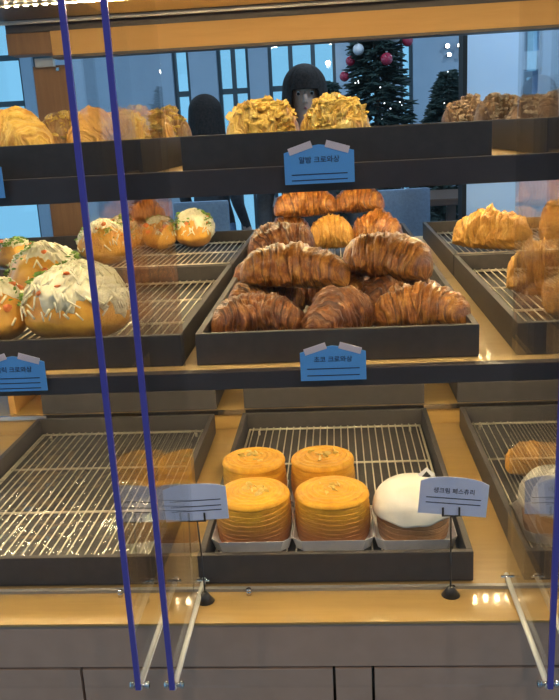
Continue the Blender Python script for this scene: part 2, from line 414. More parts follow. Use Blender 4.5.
trays = [  # key, x, y, z, tray label, rack label
 ('tC', -.010, .0, SHELF_Z[1], 'dark tray holding the two streusel croissants on the top shelf', 'wire rack under the two streusel croissants'),
 ('tL', -.440, .0, SHELF_Z[1], 'dark tray holding the yellow flaky croissants on the top shelf', 'wire rack under the yellow flaky croissants'),
 ('tR', .435, .0, SHELF_Z[1], 'front dark tray of sugar-dusted croissants on the top shelf', 'wire rack under the front sugar-dusted croissants'),
 ('tR2', .435, .602, SHELF_Z[1], 'rear dark tray of sugar-dusted croissants on the top shelf', 'wire rack under the rear sugar-dusted croissants'),
 ('mC', -.017, .031, SHELF_Z[0], 'front dark tray heaped with chocolate croissants on the middle shelf', 'wire rack under the front heap of chocolate croissants'),
 ('mC2', -.017, .632, SHELF_Z[0], 'rear dark tray stacked with chocolate croissants on the middle shelf', 'wire rack under the rear stack of chocolate croissants'),
 ('mL', -.417, .031, SHELF_Z[0], 'front dark tray of cream-topped breads on the middle shelf', 'wire rack under the front cream-topped breads'),
 ('mL2', -.417, .632, SHELF_Z[0], 'rear dark tray of cream-topped breads on the middle shelf', 'wire rack under the rear cream-topped breads'),
 ('mR', .4125, .031, SHELF_Z[0], 'front dark tray of golden croissants on the middle shelf', 'wire rack under the front golden croissants'),
 ('mR2', .4125, .632, SHELF_Z[0], 'rear dark tray of golden croissants on the middle shelf', 'wire rack under the rear golden croissants'),
 ('bC', -.0297, -.0185, .7905, 'dark tray with four round layered pastries and a white-iced one', 'wire rack under the round layered pastries'),
 ('bL', -.469, -.0185, .7905, 'dark tray with an empty film-covered rack on the counter', 'empty wire rack under clear plastic film'),
 ('bR', .4183, -.0185, .7905, 'dark tray on the counter holding the pastry behind the rightmost price card', 'wire rack under the pastry behind the rightmost price card'),
 ('bC2', -.0297, .607, .8325, 'raised dark tray behind the round layered pastries', 'wire rack in the raised tray behind the round pastries'),
 ('bL2', -.469, .607, .8325, 'raised dark tray behind the empty film-covered rack', 'wire rack in the raised tray behind the empty rack'),
 ('bR2', .4183, .607, .8325, 'raised dark tray behind the rightmost tray of the counter', 'wire rack in the raised tray behind the rightmost counter tray'),
]
pt = pr = None
for key, x, y, z, la, lb in trays:
    z += .0003
    if pt is None: pt = make_tray((x, y, z), la); pr = make_rack((x, y, z), lb)
    else: dup(pt, (x, y, z), la); dup(pr, (x, y, z), lb)
    T_[key] = z+RZ
RT, RM, RB = T_['tC'], T_['mC'], T_['bC']

# crumpled clear film over two of the lowest racks
def film(x0, x1, y0, y1, z, lb, seed):
    bm = bmesh.new()
    def f(a, b):
        x = x0+(x1-x0)*a; y = y0+(y1-y0)*b; p = Vector((x*22+seed, y*22, seed))
        h = abs(noise.noise(p))*.012+abs(noise.noise(p*2.1))*.006
        e = min(a, 1-a, b, 1-b)
        return Vector((x+.006*noise.noise(p*.7), y+.008*noise.noise(p*.6+Vector((5, 5, 5))), z+.0012+h*min(1, e*8+.25)))
    grid(bm, f, 70, 90, False)
    tag(link('plastic_film', bm, M['film'], smooth=True), lb, 'plastic film')
film(-.64, -.30, .01, .55, RB, 'crumpled clear plastic film lying over the empty rack', 3.)
film(.25, .58, .36, .55, RB, 'crumpled clear plastic film at the back of the rightmost counter tray', 9.)

# ------------------------------------------------------------------ pastries
def croissant_surface(seed, L, Wd, H, arc, nl, skew, rough, lean=0.):
    Rs = (L*.5)/math.sin(arc/2)
    so = Vector((seed*1.37, seed*.71, seed*.33))
    def sval(t, v):
        return abs(t)*nl+skew*math.sin(v+(0 if t > 0 else PI))*.45+.55*noise.noise(Vector((t*2.2, math.cos(v), math.sin(v)))+so)
    def P(a, b):
        t = a*2-1; v = b*2*PI; ca, sa = math.cos(v), math.sin(v)
        env = max(0., 1-abs(t)**2.1)**.60*.88+.12
        if abs(t) > .985: env *= .35
        s = sval(t, v); fr = s-math.floor(s); f3 = s*3.3-math.floor(s*3.3)
        k = 1+.11*(fr**.8-.45)+.030*(f3-.5)
        phi = t*arc/2+.10*noise.noise(Vector((t*1.5, seed, 2)))
        c = Vector((Rs*math.sin(phi), Rs*(math.cos(phi)-1)+Rs*(1-math.cos(arc/2))*.5, 0))
        out = Vector((math.sin(phi), math.cos(phi), 0))
        w = Wd*.5*env*k; h = H*.62*env**.8*k
        q = Vector((t*2.6, ca*1.1, sa*1.1))+so
        n1 = 1+1.5*rough*noise.noise(q)+.9*rough*noise.noise(q*2.7)+.45*rough*noise.noise(q*7.)
        z = h*sa*n1 if sa > 0 else h*sa*.62
        p = c+out*(w*ca*n1)
        p.z = H*.36*env**.35+z+lean*t*.5*L
        p.z = max(p.z, .0006*(1+ca))
        return p
    def U(a, b):
        return (sval(a*2-1, b*2*PI), b)
    return P, U
def croissant(label, x, y, z, rz, seed, L=.125, Wd=.075, H=.066, arc=1.3, nl=5, skew=.6, rough=.10, m='choc', tilt=(0, 0), group=None, top=None, ntop=130, name='croissant', crumb=(.0035, .008)):
    P, U = croissant_surface(seed, L, Wd, H, arc, nl, skew, rough)
    t = thing(name, label, 'croissant', (x, y, z+.0004), rz, group); t.rotation_euler.x, t.rotation_euler.y = tilt
    bm = bmesh.new(); grid(bm, P, 130, 52, True, U, True)
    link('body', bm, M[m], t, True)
    if top:
        r = random.Random(seed); bm = bmesh.new()
        for i in range(ntop):
            a = .5+r.uniform(-.42, .42)*r.uniform(.5, 1); b = r.uniform(.05, .60)
            p = P(a, b); sz = r.uniform(*crumb); n_ = (p-P(a, (b+.5) % 1)).normalized()
            lump(bm, p-n_*sz*.25, sz, r.uniform(0, 50), (r.uniform(.9, 1.8), r.uniform(.7, 1.3), r.uniform(.35, .6)), 1, .6)
        link('crumb_topping', bm, M[top], t, kind=None)
    return t
G1 = 'streusel croissants on the top shelf'
croissant('crumb-covered golden croissant beside the taller one above the upper price card', -.104, .125, RT, .25, 11, .104, .084, .066, .9, 4, .5, .14, 'flaky', (0, 0), G1, 'crumbC', 210)
croissant('taller crumb-covered golden croissant in front of the woman, right end of its pair', -.010, .105, RT, -.30, 12, .088, .084, .070, .8, 4, .5, .14, 'flaky', (0, 0), G1, 'crumbC', 210)
G2 = 'yellow flaky croissants on the top shelf'
croissant('big yellow glossy flaky croissant at the picture edge of the top shelf', -.476, .12, RT, -.45, 21, .16, .10, .074, .7, 6, 1.3, .10, 'flaky', (0, 0), G2)
croissant('flaky croissant behind the purple-edged guard corner, in front of its neighbour', -.330, .135, RT, .9, 22, .11, .078, .068, .8, 5, 1., .12, 'gold', (0, 0), G2)
croissant('crumbly tan croissant behind the clear guard panel on the top shelf', -.325, .31, RT, .1, 23, .125, .088, .075, .8, 4, .6, .12, 'gold', (0, 0), G2, 'crumbC', 130)
croissant('small-looking crumbly croissant farthest back in the flaky croissant tray', -.325, .50, RT, .3, 24, .118, .08, .076, .9, 4, .6, .12, 'tan', (0, 0), G2, 'crumbC', 120)
croissant('crumbly croissant half hidden between the flaky ones by the brown post', -.49, .47, RT, .5, 25, .11, .078, .08, .9, 4, .6, .12, 'tan', (0, 0), G2, 'crumbC', 110)
G3 = 'sugar-dusted croissants on the top shelf'
for i, (lb, x, y, L, H) in enumerate((('sugar-dusted brown croissant farthest back, next to the Christmas trees', .318, 1.09, .112, .082),
        ('sugar-dusted brown croissant second from the back of its row', .325, .70, .10, .074),
        ('sugar-dusted brown croissant third from the back of its row, below the light wall slot', .318, .36, .092, .060),
        ('sugar-dusted brown croissant nearest the front of its row, at the picture edge', .318, .17, .10, .062))):
    croissant(lb, x, y, RT, .3*i-.3, 31+i, L, .076, H, .9, 4, .6, .13, 'dusted', (0, 0), G3, 'sugar', 120)
# chocolate croissants, heaped
G4 = 'chocolate croissants on the middle shelf'
ch = [  # label, x, y, dz, rz, L, W, H, arc, m, tilt
 ('chocolate croissant at the front corner of the heap, on the cream-topped breads side', -.128, .105, 0, .10, .135, .078, .064, 1.2, 'choc2', (0, 0)),
 ('dark chocolate croissant in the front centre of the heap, above the lower hung price card', -.006, .102, 0, .85, .118, .082, .068, 1.0, 'choc2', (0, 0)),
 ('striped chocolate croissant in the front of the heap with a pale rolled end', .104, .115, 0, -.28, .135, .084, .068, 1.0, 'choc', (0, 0)),
 ('chocolate croissant low in the heap behind the front corner one', -.128, .245, 0, .3, .12, .08, .066, 1.1, 'choc', (0, 0)),
 ('chocolate croissant low in the heap under the biggest striped one', .085, .245, 0, .4, .125, .08, .066, 1.1, 'choc2', (0, 0)),
 ('chocolate croissant buried in the middle of the heap', -.02, .285, 0, -.5, .125, .08, .064, 1.1, 'choc', (0, 0)),
 ('long chocolate croissant lying across the top of the front heap', -.080, .215, .050, -.12, .165, .086, .068, 1.1, 'choc', (0, .05)),
 ('biggest striped chocolate croissant on top of the front heap', .064, .252, .052, -.42, .138, .094, .076, .9, 'choc', (0, .10)),
 ('chocolate croissant at the back of the front tray below the tall rear stack', -.135, .50, .0, .35, .135, .08, .07, 1.2, 'choc2', (0, 0)),
 ('flat chocolate croissant leaning at the front of the rear stack', -.128, .745, .018, .15, .15, .085, .075, 1.2, 'choc2', (0, -.08)),
 ('golden chocolate croissant low in the rear stack, in its centre', -.026, .98, 0, .05, .116, .085, .078, .7, 'gold', (0, 0)),
 ('golden chocolate croissant low in the rear stack beside the tray wall', .083, .99, 0, -.25, .13, .09, .084, .7, 'choc', (0, 0)),
 ('chocolate croissant low in the rear stack, hidden by its neighbours', -.13, 1.06, 0, .2, .11, .085, .075, 1., 'choc', (0, 0)),
 ('striped chocolate croissant on top of the rear stack, below the upper price card', -.085, 1.055, .072, .1, .15, .09, .076, .9, 'choc', (0, 0)),
 ('rounded chocolate croissant on top of the rear stack next to the striped one', .043, 1.07, .074, -.1, .115, .088, .070, .8, 'choc', (0, 0)),
]
for i, (lb, x, y, dz, rz, L, Wd, H, arc, m, tl) in enumerate(ch):
    croissant(lb, x, y, RM+dz, rz, 50+i*3, L, Wd, H, arc, 5, .8, .12, m, tl, G4)
# golden croissants on the right
G5 = 'golden croissants on the middle shelf'
for lb, x, y, dz, rz, L, Wd, H in (
  ('pointed golden croissant lying at the back, its tip toward the pale blue wall', .340, .86, 0, -.62, .185, .10, .088),
  ('golden croissant at the back, cut off by the picture edge', .505, .85, 0, .2, .12, .10, .10),
  ('rounded golden croissant in the front golden tray behind the guard', .335, .325, 0, -.5, .14, .10, .095),
  ('golden croissant nearest the front of the golden tray', .355, .18, 0, .2, .13, .085, .07),
  ('golden croissant in the front golden tray by the picture edge', .492, .37, 0, .6, .13, .09, .085)):
    croissant(lb, x, y, RM+dz, rz, int(x*1000+y*77), L, Wd, H, .8, 6, 1., .21, 'gold', (0, 0), G5)
tag(croissant('dark brown croissant on top of the breads at the back of the cream-topped tray', -.525, 1.14, RM+.064, .2, 88, .11, .09, .068, .9, 4, .6, .12, 'choc2'), 'dark brown croissant on top of the breads at the back of the cream-topped tray', 'croissant')

# cream-topped breads
def cream_bread(label, x, y, z, rz, seed, a=.07, b=.055, h=.07, cover=1.0, shift=(0, 0), shreds=70):
    t = thing('cream_bread', label, 'bread', (x, y, z+.0004), rz, 'cream-topped breads')
    def body(th, ph, off=0.):
        p = Vector((math.cos(th)*math.cos(ph), math.sin(th)*math.cos(ph), math.sin(ph)))
        k = 1+.10*noise.noise(p*1.7+Vector((seed, 0, 0)))+.05*math.sin(3*th+seed)*math.cos(ph)
        q = Vector((p.x*(a*k+off), p.y*(b*k+off), 0))
        q.z = h*.40+(p.z*(h*.60*k+off) if p.z > 0 else p.z*h*.40)
        return q
    bm = bmesh.new(); grid(bm, lambda i, j: body(j*2*PI, -PI/2+.02+i*(PI-.04)), 28, 48, True, None, True)
    link('bun', bm, M['bun'], t, True)
    def cr(i, j):
        th = j*2*PI
        lim = (.55+.28*noise.noise(Vector((math.cos(th)*1.6+seed, math.sin(th)*1.6, 1)))+.26*noise.noise(Vector((math.cos(th)*6, math.sin(th)*6, seed))))*cover
        dv = shift[0]*math.cos(th)+shift[1]*math.sin(th)
        ph = PI/2-(PI/2)*(1-i)*max(.12, min(1.25, lim+dv+.25))
        off = .0045*min(1, i*6)+(.005*noise.noise(Vector((math.cos(th)*ph*3, math.sin(th)*ph*3, seed+3)))+.0032*noise.noise(Vector((math.cos(th)*ph*11, math.sin(th)*ph*11, seed+3))))*min(1, i*6)
        return body(th, min(ph, PI/2-.001), off)
    bm = bmesh.new(); grid(bm, cr, 40, 90, True, None, True)
    r = random.Random(seed)
    for i in range(shreds):
        th = r.uniform(0, 2*PI); ph = r.uniform(.1, 1.4); dp = r.uniform(.10, .24); dt = r.uniform(-.25, .25)
        p = body(th, ph, .006); tube(bm, p, body(th+dt, ph-dp, .005), r.uniform(.0010, .0019), 5)
    link('cream_topping', bm, M['cream'], t, True)
    bm = bmesh.new()
    for i in range(9):
        th = r.uniform(0, 2*PI); ph = r.uniform(.4, 1.35)
        for q in range(9):
            lump(bm, body(th+r.gauss(0, .16), min(1.5, ph+r.gauss(0, .13)), .0075), r.uniform(.0015, .0042), r.uniform(0, 40), (r.uniform(1, 2.2), 1, .35), 1, .6)
    link('parsley_flakes', bm, M['herb'], t, kind='stuff')
    for i in range(4):
        th = r.uniform(PI, 2*PI); ph = r.uniform(.3, 1.1); bm = bmesh.new(); lump(bm, body(th, ph, .006), r.uniform(.004, .007), r.uniform(0, 40), (1.3, 1, .5)); link('pepper_piece', bm, M['pepper'], t)
    return t
cream_bread('large bread under white shredded cream and parsley, next to the tray front', -.396, .125, RM, .1, 3, .078, .062, .112, 1.2, (0, .12), 260)
cream_bread('cream-topped bread with bare orange bun side, at the picture edge', -.528, .135, RM, .4, 5, .056, .058, .092, .85, (.1, .3))
cream_bread('round orange bun with a cap of garlic cream, behind the large one', -.508, .315, RM, 0, 7, .064, .060, .118, .75, (.25, .35))
cream_bread('orange cream-topped bread standing alone ahead of the rear row, by the guard corner', -.555, .86, RM, .3, 13, .062, .06, .10, .85, (0, .3))
cream_bread('first bread of the rear row, with parsley and cream', -.572, 1.08, RM, .2, 15, .047, .055, .088, .9, (0, .25))
cream_bread('small orange bread in the middle of the rear row', -.474, 1.10, RM, .1, 17, .046, .052, .080, .6, (-.2, .3), 40)
cream_bread('bread with a pale cream mop ending the rear row by the tray wall', -.382, 1.10, RM, .5, 19, .050, .054, .094, 1.15, (.2, 0), 110)
# a tray beyond, at the far end of the middle shelf
dup(pt, (-.66+ -.163, .68, SHELF_Z[0]+.0003), 'dark tray at the far end of the middle shelf, mostly outside the picture')
cream_bread('small orange bread in the far-end tray at the picture edge', -.80, .93, SHELF_Z[0]+.0068, 0, 23, .05, .05, .07, .4, (0, 0), 20)

# round layered pastries in paper trays
def paper_tray(label, x, y, z, s=.116):
    bm = bmesh.new(); h = .019; a, b = s/2-.004, s/2
    prof = [(a-.001, .0004), (b, h), (b-.0008, h), (a-.0018, .0012)]
    rings = []
    for r, zz in prof:
        ring = []
        for k in range(4):
            for e in (-1, 1):
                q = [(1, 1), (-1, 1), (-1, -1), (1, -1)][k]; n = [(1, 1), (-1, 1), (-1, -1), (1, -1)]
                c = .012
                if k in (0, 2): off = (0, -c*q[1]) if e < 0 else (-c*q[0], 0)
                else: off = (-c*q[0], 0) if e < 0 else (0, -c*q[1])
                ring.append(bm.verts.new((q[0]*r+off[0], q[1]*r+off[1], zz)))
        rings.append(ring)
    for A, B in zip(rings, rings[1:]):
        for k in range(8): bm.faces.new((A[k], A[(k+1) % 8], B[(k+1) % 8], B[k]))
    bm.faces.new(rings[0]); bm.faces.new(rings[-1])
    o = link('paper_tray', bm, M['paper'], loc=(x, y, z)); tag(o, label, 'paper tray', 'paper trays'); return o
def round_surface(seed, R, H, layers=9):
    # profile: bottom -> side -> rounded shoulder -> spiral top
    def P(i, j):
        th = j*2*PI
        n = .03*noise.noise(Vector((math.cos(th)*1.5+seed, math.sin(th)*1.5, i*2)))
        if i < .52:
            q = i/.52; z = H*.86*q
            w = (q*layers+.6*math.sin(th+seed)*.5+.35*noise.noise(Vector((math.cos(th)*2, math.sin(th)*2, seed))))
            r = R*(.93+.07*math.sin(q*PI*.8+.3))*(1+n)+.0009*((w % 1.0)-.5)
        elif i < .62:
            q = (i-.52)/.10; z = H*(.86+.10*math.sin(q*PI/2)); r = R*(1+n)*(1-.09*(1-math.cos(q*PI/2)))*.985
        else:
            q = (i-.62)/.38; r = R*.896*(1-q)*(1+n); sp_ = (r/.0085-th/(2*PI)) % 1.0
            z = H*(.96+.05*math.sin(q*PI/2))+.0014*(abs(sp_-.5)*2)**1.5*(1 if q < .97 else 0)+.002*noise.noise(Vector((r*60*math.cos(th), r*60*math.sin(th), seed)))
        return Vector((r*math.cos(th), r*math.sin(th), z))
    def U(i, j):
        th = j*2*PI
        if i < .52: return (i/.52*layers+.6*math.sin(th+seed)*.5, j)
        if i < .62: return (layers+.5, j)
        return (R*.896*(1-(i-.62)/.38)/.0085-j+20, j)
    return P, U
def round_pastry(label, x, y, z, rz, seed, R=.0525, H=.073, group='round layered pastries'):
    P, U = round_surface(seed, R, H)
    t = thing('round_pastry', label, 'pastry', (x, y, z+.0016), rz, group)
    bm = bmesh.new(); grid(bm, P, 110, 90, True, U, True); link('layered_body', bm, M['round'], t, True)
    bm = bmesh.new(); r = random.Random(seed)
    for i in range(14):
        th = r.uniform(0, 2*PI); q = r.uniform(0, .028); lump(bm, (q*math.cos(th), q*math.sin(th), H*1.005+.001), r.uniform(.002, .005), r.uniform(0, 30), (1.6, 1.2, .3))
    link('flake', bm, M['crumbC'], t, kind='stuff')
    return t
FY, BY = .090, .206
spots = [('front', -.150, FY, 'next to the tall-stemmed card holder'), ('front', -.031, FY, 'beside the white-iced pastry'), ('rear', -.158, BY, 'beside the gap between the trays'), ('rear', -.046, BY, 'in front of the bare wires')]
for i, (row, x, y, wh) in enumerate(spots):
    paper_tray('white paper tray under the %s round pastry %s' % (row, wh), x, y, RB, .118 if row == 'front' else .104)
    round_pastry('%s-row round golden layered pastry %s' % (row, wh), x, y, RB, .7*i, 4+i*5, .0565 if row == 'front' else .0525, .073 if row == 'front' else .079)
def iced(label, x, y, z, rz, seed, tagged, R=.0555, H=.062):
    t = thing('iced_pastry', label, 'pastry', (x, y, z+.0016), rz)
    P, U = round_surface(seed, R*.95, H, 6)
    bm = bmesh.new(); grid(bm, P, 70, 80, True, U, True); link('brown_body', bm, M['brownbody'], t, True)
    def C(i, j):
        th = j*2*PI; low = .62+.10*noise.noise(Vector((math.cos(th)*2+seed, math.sin(th)*2, 0)))
        q = i*PI/2
        r = R*1.07*math.cos(q)**.62 if i < 1 else 0.0
        zz = H*low+(H*1.36-H*low)*math.sin(q)
        k = 1+.03*noise.noise(Vector((math.cos(th)*2, math.sin(th)*2, q*2+seed)))
        return Vector((r*k*math.cos(th), r*k*math.sin(th), zz))
    bm = bmesh.new(); grid(bm, C, 30, 80, True, None, True); link('white_icing', bm, M['icing'], t, True)
    if tagged:
        bm = bmesh.new(); s = .0115
        for q in ((1, 1.0),):
            vs = [bm.verts.new(v) for v in ((0, 0, -s), (s*1.1, 0, 0), (0, 0, s), (-s*1.1, 0, 0))]; bm.faces.new(vs)
        e = bmesh.ops.extrude_face_region(bm, geom=bm.faces[:]); bmesh.ops.translate(bm, vec=(0, .0012, 0), verts=[v for v in e['geom'] if isinstance(v, bmesh.types.BMVert)])
        f = link('diamond_pick', bm, M['paper'], t, loc=(.022, .012, H*1.36+.002), label='small white diamond tag stuck in the icing')
        bm = bmesh.new(); s *= .5
        vs = [bm.verts.new(v) for v in ((0, 0, -s*.8), (s*1.2, 0, -s*.4), (0, 0, s), (-s*1.2, 0, -s*.4))]; bm.faces.new(vs)
        e = bmesh.ops.extrude_face_region(bm, geom=bm.faces[:]); bmesh.ops.translate(bm, vec=(0, -.0006, 0), verts=[v for v in e['geom'] if isinstance(v, bmesh.types.BMVert)])
        link('emblem', bm, M['darkmetal'], f, loc=(0, -.0003, 0))
    return t
paper_tray('white paper tray under the white-iced pastry with the diamond tag', .088, .088, RB, .118)
iced('white-iced round pastry with a small diamond tag, behind the price card on a stem', .088, .088, RB, 0, 7, True)
paper_tray('white paper tray behind the rightmost price card', .300, .098, RB, .112)
iced('white-topped pastry hidden behind the rightmost price card', .300, .098, RB, 0, 17, False, .052, .066)
croissant('flat golden pastry behind the white-topped one at the picture edge', .325, .30, RB, .2, 77, .12, .085, .05, .7, 4, .6, .12, 'gold', (0, 0), None, name='flat_pastry')

# ------------------------------------------------------------------ price cards
def text_mesh(body, size):
    cu = bpy.data.curves.new('txt', 'FONT'); cu.body = body; cu.size = size; cu.align_x = 'CENTER'; cu.align_y = 'CENTER'; cu.extrude = .0002
    o = bpy.data.objects.new('txt', cu); COL.objects.link(o)
    dg = bpy.context.evaluated_depsgraph_get(); me = bpy.data.meshes.new_from_object(o.evaluated_get(dg))
    bpy.data.objects.remove(o); return me
def price_card(label, x, y, z, head, w=.084, h=.046, m='cardblue', roof=.0085, tapes=True, tilt=0., ry=0., rz=0., lines=(.30, .12), hs=.0085, arch=False):
    """card stands upright, origin at the middle of its lower edge"""
    t = thing('price_card', label, 'price card', (x, y, z), 0, 'price cards'); t.rotation_euler = (tilt, ry, rz)
    bm = bmesh.new(); th = .0012; side = h-roof
    pts = [(-w/2, 0), (w/2, 0), (w/2, side)]
    if arch: pts += [(w/2*math.cos(a)*.92, side+roof*math.sin(a)) for a in [PI*k/10 for k in range(1, 10)]]
    else: pts += [(w*.32, side+roof*.5), (0, h), (-w*.32, side+roof*.5)]
    pts += [(-w/2, side)]
    fv = [bm.verts.new((px, -th/2, pz)) for px, pz in pts]; bv = [bm.verts.new((px, th/2, pz)) for px, pz in pts]
    bm.faces.new(fv); bm.faces.new(bv[::-1])
    for i in range(len(pts)): j = (i+1) % len(pts); bm.faces.new((fv[i], fv[j], bv[j], bv[i]))
    link('board', bm, M[m], t)
    if tapes:
        for s in (-1, 1):
            bm = bmesh.new(); box(bm, -.0145, .0145, -.0004, .0004, -.0042, .0042)
            o = link('corner_tape', bm, M['tape'], t, loc=(s*w*.265, -.0012, h-roof*.42), label='pale pinkish tape on the sloping corner'); o.rotation_euler.y = s*.30
    if head:
        me = text_mesh(head, hs); o = bpy.data.objects.new('headline', me); COL.objects.link(o); me.materials.append(M['ink'])
        o.parent = t; o.location = (0, -th/2-.0004, side*.74); o.rotation_euler.x = PI/2
    for q in lines:
        bm = bmesh.new(); box(bm, -w*.40, w*.40, -.0002, .0002, -.0006, .0006); link('small_print', bm, M['ink'], t, loc=(0, -th/2-.0002, side*q))
    return t
price_card('blue peaked price card hung on the top shelf, under the two streusel croissants', -.029, -.027, 1.337, '알밤 크로와상')
price_card('blue peaked price card hung on the middle shelf, under the chocolate croissants', -.021, -.027, 1.088, '초코 크로와상', lines=(.42, .18))
price_card('blue peaked price card hung on the middle shelf, under the cream-topped breads', -.440, -.027, 1.086, '갈릭 크로와상', h=.048, lines=(.45, .28, .10))
price_card('blue price card at the end of the top shelf, nearly out of the picture', -.462, -.027, 1.338, '크로와상')
def card_stand(label, x, y, h, bend=0.):
    t = thing('card_holder', label, 'card holder', (x, y, .7903), 0, 'card holders on the counter')
    bm = bmesh.new(); bmesh.ops.create_cone(bm, cap_ends=True, segments=24, radius1=.0125, radius2=.0035, depth=.013, matrix=Matrix.Translation((0, 0, .0065)))
    link('foot', bm, M['darkmetal'], t, True)
    bm = bmesh.new(); tube(bm, (0, 0, .012), (0, 0, h*.55), .0011); tube(bm, (0, 0, h*.55), (bend, 0, h), .0011); link('stem', bm, M['darkmetal'], t, True)
    for s in (-1, 1):
        bm = bmesh.new(); box(bm, -.0012, .0012, -.0022, -.0010, 0, .011); box(bm, -.0012, .0012, .0010, .0022, 0, .011); box(bm, -.0012, .0012, -.0022, .0022, -.001, .0)
        link('clip', bm, M['darkmetal'], t, loc=(bend+s*.0105, 0, h+.001))
    bm = bmesh.new(); box(bm, bend-.0118, bend+.0118, -.0012, .0012, h-.001, h+.0005); link('clip_bar', bm, M['darkmetal'], t)
    return t
card_stand('dark metal card holder in front of the white-iced pastry', .125, -.052, .1165)
price_card('lilac price card on a stem in front of the white-iced pastry', .126, -.052, .9075, '생크림 페스츄리', .088, .052, 'cardlilac', .008, False, -.06, .10, 0, (.52, .36), .0080, True)
card_stand('dark metal card holder beside the front round pastry', -.205, -.060, .1195, -.002)
price_card('pale lilac price card on a stem beside the front round pastry', -.2065, -.060, .9105, None, .084, .050, 'cardlilac', .006, False, -.10, -.05, 0, (.62, .44, .30), .007, True)
card_stand('dark metal card holder at the picture edge on the counter', .262, -.052, .1155)
price_card('lilac price card on a stem at the picture edge, in front of the white-topped pastry', .262, -.052, .9070, '페스츄리', .086, .053, 'cardlilac', .008, False, -.06, .0, 0, (.50, .34), .0080, True)

# ------------------------------------------------------------------ sneeze guards
GZ0, GZ1, GYF, GYR, ET = .7990, 1.66, -.252, -.022, .006
def guard(label, x0, x1, rails=(True, True)):
    t = thing('sneeze_guard', label, 'sneeze guard', group='acrylic sneeze guards')
    p = bx('front_pane', M['acrylic'], t, x0+ET, x1-ET, GYF+.001, GYF+.006, GZ0, GZ1)
    for x, s, on in ((x0, 1, rails[0]), (x1, -1, rails[1])):
        sp_ = bx('side_pane', M['acrylic'], t, min(x, x+s*.004), max(x, x+s*.004), GYF+.004, GYR, GZ0, GZ1)
        bx('polished_edge', M['edge'], sp_, min(x, x+s*ET), max(x, x+s*ET), GYF-.0005, GYF+.0035, GZ0-.002, GZ1, label='blue-violet polished corner edge')
        rx = x+s*.0035
        bm = bmesh.new(); tube(bm, (rx, GYF+.007, GZ0-.0045), (rx, GYR+.006, GZ0-.0005), .0036, 12)
        link('rail', bm, M['rail'], t, True, label='frosted white support rail')
        bm = bmesh.new(); tube(bm, (rx-.011, GYF+.010, GZ0-.003), (rx+.011, GYF+.010, GZ0-.003), .0028, 12); tube(bm, (rx-.011, GYF+.010, GZ0-.003), (rx-.007, GYF+.010, GZ0-.003), .0042, 12); tube(bm, (rx+.007, GYF+.010, GZ0-.003), (rx+.011, GYF+.010, GZ0-.003), .0042, 12)
        link('bolt', bm, M['chrome'], t, True)
        bm = bmesh.new(); tube(bm, (rx-.009, GYR-.004, GZ0+.002), (rx+.009, GYR-.004, GZ0+.002), .0022, 10); link('bolt', bm, M['chrome'], t, True)
    return t
guard('clear acrylic sneeze guard before the chocolate croissants and round pastries', -.2165, .2085)
guard('clear acrylic sneeze guard before the cream-topped breads and empty rack', -.675, -.2495)
guard('clear acrylic sneeze guard at the picture edge before the golden croissants', .2415, .667)

# ------------------------------------------------------------------ beyond: café furniture, trees, people
def chair(label, x, y, rz, seat='chairblue'):
    t = thing('cafe_chair', label, 'chair', (x, y, 0), rz, 'café chairs behind the shelves')
    bx('seat', M[seat], t, -.21, .21, -.20, .20, .43, .48, bev=.015); bx('backrest', M[seat], t, -.13, .13, .17, .205, .62, 1.10, bev=.014)
    for sx in (-1, 1):
        bm = bmesh.new(); tube(bm, (sx*.18, -.17, .0), (sx*.17, -.16, .43), .013); link('leg', bm, M['darkmetal'], t, True)
        bm = bmesh.new(); tube(bm, (sx*.18, .19, .0), (sx*.15, .187, .43), .013); link('leg', bm, M['darkmetal'], t, True)
        bm = bmesh.new(); tube(bm, (sx*.11, .187, .43), (sx*.11, .187, .64), .012); link('back_post', bm, M['darkmetal'], t, True)
    return t
c0 = chair('blue upholstered café chair glimpsed beyond the rear cream-topped breads', -.64, 3.0, PI)
dup(c0, (.34, 2.8, 0), 'blue upholstered café chair glimpsed beyond the rear chocolate croissants', .15)
tb = thing('cafe_table', 'dark café table behind the shelves in front of the Christmas trees', 'table', (.35, 3.55, 0))
bx('tabletop', M['tablewood'], tb, -.75, .35, -.3, .3, .985, 1.02, bev=.004)
for sx, sy_ in ((-.70, -.25), (.30, -.25), (-.70, .25), (.30, .25)): bx('leg', M['tablewood'], tb, sx-.025, sx+.025, sy_-.025, sy_+.025, 0, .984)

